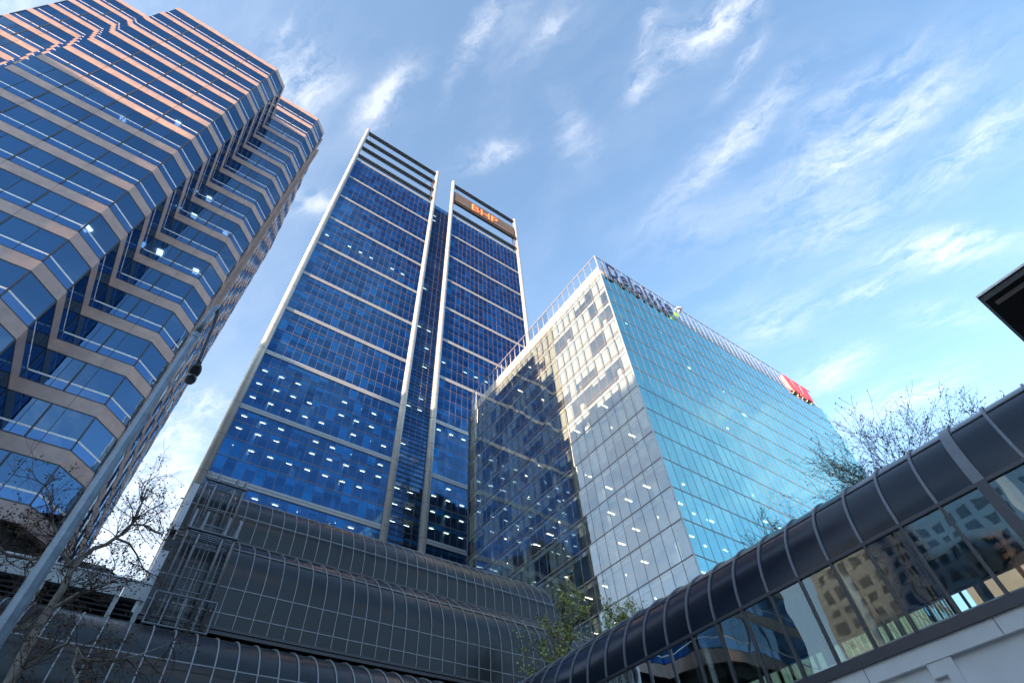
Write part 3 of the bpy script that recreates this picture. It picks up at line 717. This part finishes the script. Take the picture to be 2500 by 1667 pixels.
# ------------------------------------------------------------------ access ladders
def ladder(name, label, y, z0, z1, back, platform_z):
    t = thing(name, label, 'ladder', 'steel access ladders on the vaulted podium')
    xs_ = (1.10, 1.63, 2.70, 3.22)
    for x in xs_:
        m = MB(); pts = [(x, y, z0), (x, y, z1 - .5)]
        for i in range(1, 9): a = i / 8 * math.pi; pts.append((x, y + .42 - .42 * math.cos(a), z1 - .5 + .62 * math.sin(a)))
        pts.append((x, y + .84, z1 - 1.7)); m.tube(pts, .065, n=6); m.build('rail', 'ladder_steel', t, smooth=True)
        m = MB(); m.tube([(x, y + .35, z1 - .1), (x, y + .50, z1 - 1.6)], .022, n=5); m.tube([(x, y + .1, z1 - .7), (x, y + .84, z1 - 1.3)], .02, n=5); m.build('hoop', 'ladder_steel', t)
    z = z0 + .3; k = 0
    while z < z1 - .6:
        m = MB(); m.tube([(1.63, y, z), (2.70, y, z)], .035, n=5); m.build('cross_bar', 'ladder_steel', t); z += 1.02 if k % 3 else 1.15; k += 1
    m = MB(); z = z0 + .2
    while z < z1 - .4:
        for a, b in ((1.10, 1.63), (2.70, 3.22)): m.tube([(a, y + .12, z), (b, y + .12, z)], .008, n=4)
        z += .24
    for a, b in ((1.10, 1.63), (2.70, 3.22)): m.tube([((a + b) / 2, y + .13, z0), ((a + b) / 2, y + .13, z1 - .4)], .008, n=4)
    m.build('rung', 'ladder_steel', t)
    m = MB()
    for x in (1.95, 2.35): m.tube([(x, y + .38, z0), (x, y + .38, z1 - 1.2)], .02, n=5)
    m.build('wall_strut', 'ladder_steel', t)
    for x in (.98, 3.30): m = MB(); m.tube([(x, y - .02, z0 - .2), (x, y - .05, z1 - 1.0)], .010, n=4); m.build('stay_rod', 'rust', t)
    m = MB()
    for k in range(5): m.box(1.0, 3.35, y - .1 + k * .17, y - .02 + k * .17, platform_z - .04, platform_z)
    m.tube([(1.0, y - .15, platform_z), (3.35, y - .15, platform_z)], .05, n=6); m.tube([(1.0, y + .8, platform_z), (3.35, y + .8, platform_z)], .05, n=6)
    m.build('platform', 'ladder_steel', t)
    return t
lad1 = ladder('access_ladder', 'lower twin steel access ladder standing against the middle vaulted tier', 27.35, 1.6 + .395 * 27.3, 1.6 + .592 * 27.3, 1, 1.6 + .551 * 27.3)
m = MB(); y = 26.95; za, zb2 = 1.6 + .392 * 26.9, 1.6 + .44 * 26.9
for z in (za, zb2): m.tube([(.95, y, z), (3.45, y, z)], .045, n=6)
for x in (.95, 1.55, 2.2, 2.85, 3.45): m.tube([(x, y, za), (x, y, zb2)], .035, n=6)
for x in (.95, 3.45): m.tube([(x, y, za), (x, y + .75, za)], .04, n=6); m.tube([(x, y, zb2), (x, y + .75, zb2)], .03, n=6)
m.build('guard_rail', 'ladder_steel', lad1)
ladder('access_ladder', 'upper twin steel access ladder with hooped tops against the top vaulted tier', 31.5, 1.6 + .548 * 31.5, 1.6 + .672 * 31.5, 1, 1.6 + .650 * 31.5)

# ------------------------------------------------------------------ enclosed footbridge (right foreground)
fb = thing('enclosed_footbridge', 'elevated glazed walkway with a black barrel roof, grey ribs and white beam at lower right', 'footbridge')
XB = 15.5; ZE = 8.82; RB = 2.53; PW = 1.035; YA, YZ = -7.0, 23.2; XW = XB + 2 * RB
prof = []
for i in range(33): a = i / 32 * math.pi; prof.append((XB + RB - RB * math.cos(a), ZE + RB * math.sin(a)))
m = MB()
for a, b in zip(prof, prof[1:]): m.face([(a[0], YA, a[1]), (b[0], YA, b[1]), (b[0], YZ, b[1]), (a[0], YZ, a[1])])
rf = m.build('roof', 'bridge_panel', fb, smooth=True)
m = MB()
for a, b in zip(prof, prof[1:]):
    s_ = .975; cxx = XB + RB
    A = (cxx + (a[0] - cxx) * s_, ZE + (a[1] - ZE) * s_); B = (cxx + (b[0] - cxx) * s_, ZE + (b[1] - ZE) * s_)
    m.face([(A[0], YZ, A[1]), (B[0], YZ, B[1]), (B[0], YA, B[1]), (A[0], YA, A[1])])
m.build('ceiling_lining', 'bridge_inner', rf, smooth=True)
def arch(w, t):
    r_ = MB(); pr = prof
    for i in range(len(pr) - 1):
        a, b = pr[i], pr[i + 1]; cxx = XB + RB
        def o_(p, d): v = Vector((p[0] - cxx, p[1] - ZE)).normalized() * (RB + d); return (cxx + v.x, ZE + v.y)
        a0, b0, a1, b1 = o_(a, -.005), o_(b, -.005), o_(a, t), o_(b, t)
        for (p, q_, r2, s2) in (((a1[0], -w, a1[1]), (b1[0], -w, b1[1]), (b1[0], w, b1[1]), (a1[0], w, a1[1])), ((a0[0], -w, a0[1]), (b0[0], -w, b0[1]), (b1[0], -w, b1[1]), (a1[0], -w, a1[1])), ((a0[0], w, a0[1]), (a1[0], w, a1[1]), (b1[0], w, b1[1]), (b0[0], w, b0[1]))):
            r_.face([p, q_, r2, s2])
    return r_
ypos = []; y = .70 * 3.1
k0 = -9
for k in range(k0, 21): ypos.append(y + k * PW)
first = arch(.036, .05).build('rib', 'bridge_rib', rf, smooth=False)
used = False
for yy in ypos:
    if abs(yy - .70 * 3.1) < .01: continue
    o = first if not used else first.copy()
    if used: COL.objects.link(o); o.parent = rf
    used = True; o.location.y = yy
wr = arch(.13, .06).build('wide_rib', 'bridge_rib', rf); wr.location.y = .70 * 3.1
m = MB(); 
for a in (R_(43), R_(137)): x_ = XB + RB - (RB + .01) * math.cos(a); z_ = ZE + (RB + .01) * math.sin(a); m.tube([(x_, YA, z_), (x_, YZ, z_)], .022, n=6)
m.build('seam', 'bridge_rib', rf)
m = MB()
for X in (XB, XW): m.box(X - .06, X + .06, YA, YZ, ZE - .07, ZE + .02)
m.build('eave_beam', 'bridge_frame', fb)
GB = 6.56
for i, yy in enumerate(ypos[:-1]):
    g_ = MB(); g_.face([(XB, yy + .03, GB), (XB, yy + PW - .03, GB), (XB, yy + PW - .03, ZE - .06), (XB, yy + .03, ZE - .06)]); g_.build('window', 'glass_bridge', fb)
g_ = MB(); g_.face([(XW, YZ, GB), (XW, YA, GB), (XW, YA, ZE - .06), (XW, YZ, ZE - .06)]); g_.build('far_glazing', 'glass_bridge', fb)
for yy in ypos:
    g_ = MB(); w = .12 if abs(yy - 2.17) < .01 else .032
    g_.box(XB - .06, XB + .10, yy - w, yy + w, GB, ZE - .07); g_.build('window_post', 'bridge_frame', fb)
g_ = MB()
for yy in ypos: g_.box(XW - .08, XW + .05, yy - .03, yy + .03, GB, ZE - .07)
g_.box(XW - .05, XW + .02, YA, YZ, 7.6, 7.68); g_.build('far_post', 'bridge_frame', fb)
g_ = MB(); g_.box(XB - .16, XB + .12, YA, YZ, GB - .26, GB - .06); g_.box(XB - .10, XB + .2, YA, YZ, GB - .055, GB); g_.build('sill', 'bridge_frame', fb)
g_ = MB(); g_.box(XB + .12, XB + .35, YA, YZ, GB - .05, GB + .10); g_.build('inner_sill', 'inner_white', fb)
g_ = MB(); g_.box(XB + .25, XW - .1, YA, YZ, GB - .3, GB - .1); g_.build('deck', 'concrete', fb)
g_ = MB()
for yy in (ypos[0] + 3.1, ypos[0] + 8.3, ypos[0] + 13.45, ypos[0] + 18.6, ypos[0] + 23.8): g_.tube([(XB + .45, yy, GB - .1), (XB + .45, yy, ZE + .9)], .09, n=12)
g_.build('inner_column', 'inner_white', fb, smooth=True)
g_ = MB()
for yy in ypos[::2]:
    pts = []
    for i in range(13): a = i / 12 * math.pi; pts.append((XB + RB - (RB - .22) * math.cos(a), yy + .35, ZE - .1 + (RB - .35) * math.sin(a)))
    g_.tube([(pts[0][0], yy + .35, GB)] + pts + [(pts[-1][0], yy + .35, GB)], .07, n=5)
g_.build('inner_arch', 'bridge_frame', fb)
g_ = MB(); g_.tube([(XB + 3.4, YA, ZE + 1.2), (XB + 3.4, YZ, ZE + 1.2)], .09, n=6); g_.tube([(XB + 1.2, YA, ZE + 1.3), (XB + 1.2, YZ, ZE + 1.3)], .07, n=6); g_.build('handrail_beam', 'wood_strip', fb)
g_ = MB(); g_.box(XB + .02, XB + .5, YA, YZ, 4.2, 6.30); g_.box(XB + .5, XW, YA, YZ, 5.6, 6.25); g_.box(XW - .5, XW, YA, YZ, 4.2, 5.6)
g_.box(XB - .10, XB + .02, YA, YZ, 5.94, 6.30)
g_.build('beam', 'bridge_beam', fb)
g_ = MB()
for yy in [-5.5 + k * 5.2 for k in range(6)]:
    g_.obox((XB - .08, yy, 4.2), (.10, 0, 0), (0, .25, 0), (0, 0, 1.45)); g_.obox((XB - .08, yy - .0, 5.65), (.10, 0, 0), (0, .55, 0), (0, 0, .29))
g_.box(XB - .08, XB + .02, YA, YZ, 4.0, 4.2)
g_.build('beam_panel_edge', 'bridge_beam', fb)
for k in range(9):
    g_ = MB(); g_.box(XB - .104, XB - .098, -5.6 + k * 3.1, -5.585 + k * 3.1, 5.95, 6.29); g_.build('beam_joint', 'dark_metal', fb)
g_ = MB()
for yy in (-4, 9, 21.5): g_.box(XB + .6, XW - .6, yy, yy + 1.2, 0, 5.6)
g_.build('pier', 'concrete', fb)

# ------------------------------------------------------------------ roof canopy at the right edge
ca = thing('canopy_building', 'black soffit corner of a flat roof overhang at the right edge', 'building')
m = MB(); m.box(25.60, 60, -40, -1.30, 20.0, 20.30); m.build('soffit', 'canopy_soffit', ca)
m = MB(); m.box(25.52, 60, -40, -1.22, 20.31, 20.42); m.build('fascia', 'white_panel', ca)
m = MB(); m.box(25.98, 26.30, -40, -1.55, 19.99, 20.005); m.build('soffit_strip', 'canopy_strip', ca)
m = MB(); m.box(34, 60, -40, -9, 0, 19.99); m.build('wall', 'concrete', ca)
m = MB()
for z in range(5):
    for k in range(9): m.box(33.95, 33.99, -38 + k * 3.2, -35.6 + k * 3.2, 1.5 + z * 3.7, 4.0 + z * 3.7)
m.build('window', 'glass_context', ca)

# ------------------------------------------------------------------ street lamp
sl = thing('street_lamp', 'galvanised octagonal street lamp with hooked arm and dark lantern at the left', 'street lamp')
m = MB(); m.tube([(-.71, 6, 0), (-.71, 6, 7.55)], [.082, .045], n=8); m.build('pole', 'galvanised', sl)
m = MB(); pts = [(-.71, 6, 7.5), (-.71, 6.0, 7.9), (-.70, 6.05, 8.2), (-.69, 6.17, 8.40), (-.665, 6.38, 8.47), (-.64, 6.65, 8.38), (-.62, 6.92, 8.22), (-.595, 7.10, 8.08)]
m.tube(pts, [.040, .039, .037, .034, .03, .026, .023, .02], n=12); m.build('arm', 'galvanised', sl, smooth=True)
m = MB(); m.tube([(-.71, 6, 7.46), (-.71, 6, 7.54)], .050, n=12); m.build('collar', 'galvanised', sl)
def blob(mb, c, ax, ay, az, n=14, k=8, z0=-1, z1=1, tilt=0):
    cx_, cy_, cz_ = c; rows_ = []
    for i in range(k + 1):
        t = z0 + (z1 - z0) * i / k; r_ = math.sqrt(max(0, 1 - t * t)) ** .7; ring = []
        for j in range(n):
            a = 2 * math.pi * j / n; x_ = ax * r_ * math.cos(a); y_ = ay * r_ * math.sin(a); z_ = az * t
            ring.append((cx_ + x_, cy_ + y_ * math.cos(tilt) - z_ * math.sin(tilt), cz_ + y_ * math.sin(tilt) + z_ * math.cos(tilt)))
        rows_.append(ring)
    for i in range(k):
        for j in range(n): j2 = (j + 1) % n; mb.face([rows_[i][j], rows_[i][j2], rows_[i + 1][j2], rows_[i + 1][j]])
m = MB(); blob(m, (-.585, 7.20, 8.0), .085, .13, .07, tilt=R_(-35)); m.box(-.62, -.55, 7.08, 7.18, 8.0, 8.10); hd = m.build('lantern_housing', 'lamp_body', sl)
m = MB(); blob(m, (-.585, 7.28, 7.89), .080, .10, .08, tilt=R_(-35)); m.build('lens', 'lamp_lens', hd, smooth=True)

# ------------------------------------------------------------------ trees
def leaf(mb, p, s, r, mi=0):
    a = Vector((r.uniform(-1, 1), r.uniform(-1, 1), r.uniform(-1, 1))).normalized(); b = a.orthogonal().normalized(); c = a.cross(b)
    p = Vector(p); mb.face([p - b * s, p + c * s * .7, p + b * s, p - c * s * .7], mi)
def grow(tw_, cr, p, d, ln, rad, depth, r, leafs, leafsize, spread=.6, up=.15, wig=.18, minrad=.006, mi_leaf=(0, 1), balls=.0):
    n = 4 if depth > 1 else 3; pts = [Vector(p)]; d = Vector(d).normalized(); rads = [rad]
    for i in range(n):
        d = (d + Vector((r.gauss(0, wig), r.gauss(0, wig), r.gauss(0, wig) + up * .3))).normalized()
        pts.append(pts[-1] + d * ln / n); rads.append(max(minrad, rad * (1 - .45 * (i + 1) / n)))
    (tw_ if rad > .03 else cr).tube(pts, rads, n=(6 if rad > .03 else 3), mi=(0 if rad > .03 else 0), cap=False)
    if depth <= 0:
        for q_ in pts[1:]:
            for _ in range(leafs):
                if r.random() < .8: leaf(cr, q_ + Vector((r.gauss(0, leafsize * 1.6), r.gauss(0, leafsize * 1.6), r.gauss(0, leafsize * 1.6))), leafsize * r.uniform(.5, 1.3), r, r.choice(mi_leaf))
        if r.random() < balls:
            e = pts[-1] - Vector((0, 0, .07)); k = len(cr.v); s_ = .018
            cr.v += [tuple(e + Vector(o) * s_) for o in ((1, 0, 0), (-1, 0, 0), (0, 1, 0), (0, -1, 0), (0, 0, 1), (0, 0, -1))]
            for f in ((0, 2, 4), (2, 1, 4), (1, 3, 4), (3, 0, 4), (2, 0, 5), (1, 2, 5), (3, 1, 5), (0, 3, 5)): cr.f.append(tuple(k + i for i in f)); cr.mi.append(1)
        return
    kids = r.choice((2, 3, 3, 4))
    for k in range(kids):
        i = r.randint(1, n); q_ = pts[i]; dd = (d + Vector((r.gauss(0, spread), r.gauss(0, spread), r.gauss(0, spread) + up))).normalized()
        grow(tw_, cr, q_, dd, ln * r.uniform(.55, .85), rads[i] * .62, depth - 1, r, leafs, leafsize, spread, up, wig, minrad, mi_leaf, balls)
def finish(t, tw_, cr, bark, mats):
    tw_.build('trunk', bark, t, smooth=True); cr.build('crown', mats, t)
# left plane tree, skeleton measured in the round
tL = thing('plane_tree', 'nearly bare plane tree with pale bark and brown seed balls at lower left', 'tree')
r = random.Random(3); tw_ = MB(); cr = MB()
def limb(pts, r0, r1):
    n = len(pts); rs = [r0 + (r1 - r0) * i / (n - 1) for i in range(n)]; tw_.tube(pts, rs, n=9, cap=False); return list(zip([Vector(p) for p in pts], rs))
L1 = limb([(-.95, 10.1, 0), (-.9, 10.3, 2), (-.86, 10.4, 4.0), (-.82, 10.5, 4.67), (-.86, 10.5, 5.12), (-.87, 10.5, 5.52), (-.85, 10.5, 5.97), (-.89, 10.55, 6.25), (-.86, 10.6, 6.5)], .078, .042)
L2 = limb([(-.86, 10.6, 6.5), (-.78, 10.6, 6.68), (-.65, 10.6, 6.79), (-.57, 10.6, 6.94), (-.48, 10.65, 7.1), (-.44, 10.7, 7.38), (-.49, 10.75, 7.76), (-.53, 10.8, 8.07)], .040, .012)
L3 = limb([(-.53, 10.62, 7.02), (-.46, 10.5, 7.17), (-.28, 10.4, 7.17), (-.04, 10.35, 7.07), (.07, 10.3, 7.04)], .025, .010)
L4 = limb([(-.54, 10.6, 6.93), (-.34, 10.7, 6.95), (-.15, 10.8, 6.84), (.03, 10.9, 6.7)], .022, .009)
L5 = limb([(-.89, 10.55, 6.25), (-.98, 10.5, 6.37), (-1.16, 10.5, 6.45), (-1.3, 10.4, 6.63), (-1.48, 10.4, 6.84), (-1.63, 10.3, 7.07), (-1.84, 10.3, 7.33)], .032, .010)
L6 = limb([(-.85, 10.45, 4.3), (-.77, 9.9, 4.47), (-.71, 9.8, 4.62), (-.6, 9.8, 4.81), (-.39, 9.8, 5.0), (-.26, 9.8, 4.96), (-.14, 9.8, 4.85), (.11, 9.8, 4.86), (.36, 9.8, 4.94), (.53, 9.8, 5.03), (.83, 9.8, 5.22)], .032, .006)
L7 = limb([(-.87, 10.5, 5.6), (-.63, 10.4, 5.89), (-.5, 10.4, 5.96), (-.3, 10.3, 6.1)], .03, .010)
L8 = limb([(-.92, 10.5, 5.39), (-1.09, 10.5, 5.35), (-1.18, 10.5, 5.3), (-1.5, 10.4, 5.5), (-1.9, 10.4, 5.9)], .035, .012)
L9 = limb([(-1.16, 10.5, 6.45), (-1.45, 10.6, 6.3), (-1.8, 10.7, 6.35), (-2.2, 10.7, 6.6)], .028, .010)
L10 = limb([(-.26, 9.8, 4.96), (-.2, 9.7, 4.7), (-.05, 9.6, 4.5), (.1, 9.5, 4.35)], .02, .008)
for Lb, cnt, ln in ((L2, 26, .55), (L3, 12, .45), (L4, 8, .4), (L5, 26, .55), (L6, 34, .5), (L7, 16, .5), (L8, 18, .5), (L9, 16, .5), (L10, 10, .4), (L1[3:], 12, .5)):
    for _ in range(cnt):
        i = r.randint(max(0, len(Lb) // 4), len(Lb) - 1); p, rr_ = Lb[i]; pr_ = Lb[max(0, i - 1)][0]; d = (p - pr_)
        d = d.normalized() if d.length > 1e-4 else Vector((0, 0, 1))
        dd = d * .5 + Vector((r.gauss(0, .7), r.gauss(0, .7), r.gauss(.15, .6)))
        grow(tw_, cr, p, dd, ln * r.uniform(.5, 1.1), .010, 2, r, 1, .018, spread=.65, up=.1, wig=.22, minrad=.0025, mi_leaf=(1, 1, 2), balls=.35)
finish(tL, tw_, cr, 'bark', ['bark_dark', 'leaf_brown', 'leaf_olive'])
# leafy green trees between the podium and the footbridge
def green_tree(label, x, y, h, rad, seed, dens=1.0, spikes=()):
    t = thing('street_tree', label, 'tree', 'small leafy trees between the podium and the footbridge')
    r = random.Random(seed); tw = MB(); cr = MB()
    tw.tube([(x, y, 0), (x + .1, y, h * .3), (x, y + .1, h * .6), (x + .1, y, h * .86)], [.16, .13, .08, .03], n=8)
    for k in range(int(26 * dens)):
        z = h * r.uniform(.35, .95); a = r.uniform(0, 6.28); s_ = rad * (1.15 - .7 * (z / h))
        grow(tw, cr, (x, y, z), (math.cos(a), math.sin(a), r.uniform(.3, 1.0)), s_ * r.uniform(.6, 1.1), .03, 2, r, 6, .075, spread=.55, up=.25, wig=.2, minrad=.006, mi_leaf=(1, 1, 2))
    for (dx, dy, hh) in spikes:
        grow(tw, cr, (x + dx * .6, y + dy * .6, h * .75), (dx * .12, dy * .12, 1), hh, .03, 1, r, 3, .06, spread=.3, up=.6, wig=.06, minrad=.006, mi_leaf=(1, 1, 2))
        for q_ in range(9):
            zz = h * .75 + hh * q_ / 8; grow(tw, cr, (x + dx * .6, y + dy * .6, zz), (r.gauss(0, 1), r.gauss(0, 1), .6), .5, .012, 0, r, 3, .06, minrad=.005, mi_leaf=(1, 1, 2))
    finish(t, tw, cr, 'bark_dark', ['bark_dark', 'leaf_green', 'leaf_green_dark'])
green_tree('leafy green street tree in front of the far end of the vaulted podium', 20.9, 23.9, 16.2, 3.0, 11, 1.5, ((.3, 0, 2.0), (-.9, .2, 1.5)))
green_tree('taller green street tree with upright shoots before the pale corner of the office block', 27.0, 25.0, 18.2, 2.9, 12, 1.5, ((0, 0, 4.2), (.9, .2, 3.6), (2.4, 0, 3.2), (-1.2, .3, 1.8)))
# bare trees beyond the footbridge
def bare_tree(label, x, y, h, rad, seed, n=16):
    t = thing('bare_tree', label, 'tree', 'bare winter trees beyond the footbridge')
    r = random.Random(seed); tw = MB(); cr = MB(); zb = h - rad * 1.75
    tw.tube([(x, y, 0), (x, y, zb * .6), (x + .1, y, zb)], [.2, .15, .11], n=8)
    for k in range(n):
        a = k * 2.4 + r.uniform(-.3, .3); el = r.uniform(.25, 1.45)
        d = (math.cos(a) * math.cos(el), math.sin(a) * math.cos(el), math.sin(el))
        grow(tw, cr, (x, y, zb + r.uniform(-.5, .3)), d, rad * r.uniform(.62, .8), .05, 4, r, 1, .034, spread=.45, up=.10, wig=.13, minrad=.006, mi_leaf=(1, 1, 1, 2))
    finish(t, tw, cr, 'bark_dark', ['bark_dark', 'leaf_brown', 'leaf_olive'])
bare_tree('broad bare tree with fine dark twigs rising behind the footbridge roof against the sky', 22.8, 5.3, 17.2, 3.2, 21, 20)
bare_tree('bare tree showing only its top twigs over the footbridge roof, rightmost of the three', 22.6, 2.1, 15.0, 1.9, 22, 12)
bare_tree('low bare tree poking over the footbridge roof before the turquoise facade', 22.8, 11.0, 15.1, 1.8, 23, 12)

# ------------------------------------------------------------------ city behind the camera (seen in reflections, and out-of-view towers added to shade the street)
def context(label, x0, x1, y0, y1, h, wallm, seed):
    t = thing('background_building', label, 'building'); r = random.Random(seed)
    m = MB(); m.box(x0, x1, y0, y1, 0, h); m.build('wall', 'context_wall' if wallm == 'concrete' else wallm, t)
    w = MB(); nz = int(h / 3.7)
    for k in range(1, nz):
        z = k * 3.7
        for (a, b, fx) in ((x0, x1, 0), (y0, y1, 1)):
            n = int((b - a) / 3.0)
            for i in range(n):
                u = a + .5 + i * (b - a - .4) / n
                if fx: w.box(x1, x1 + .05, u, u + 1.9, z, z + 2.1); 
                else: w.box(u, u + 1.9, y1, y1 + .05, z, z + 2.1)
    w.build('window', 'glass_context', t)
context('out-of-view narrow tower added to shade the lower floors of the granite tower', -120, -110, 1.1, 15.5, 69.5, 'concrete', 1)  # added sun blocker, height sets the shadow line on the granite tower
context('out-of-view mid-height tower added to shade the lower left face of the office block', -109.9, -100, -17, 1.0, 80.5, 'concrete', 2)  # added to block the sun from the office block's lower left face
context('out-of-view low wide block added to keep the sun off the footbridge and canopy', -109.9, -100, -66, -17.2, 47, 'concrete', 7)  # invented block, keeps footbridge, canopy and bare trees out of the sun
context('out-of-view tall tower added to shade the lower part of the blue skyscraper', -120, -110, 18, 43.4, 120.5, 'concrete', 3)  # added shadow caster for the skyscraper's lower columns
context('out-of-view slightly lower tower added to shade the left side of the blue skyscraper', -120, -110, 43.6, 64, 111.5, 'concrete', 6)  # second added caster, lower so the skyscraper's shadow edge stays level
context('mid-rise block behind the photographer', -60, 20, -70, -38, 32, 'concrete', 4)
context('low block behind the photographer beside the mid-rise', 26, 90, -85, -55, 40, 'band_panel', 5)
context('glazed office block beyond the footbridge, seen only through its panes', 105, 140, -70, 26, 50, 'core', 9)
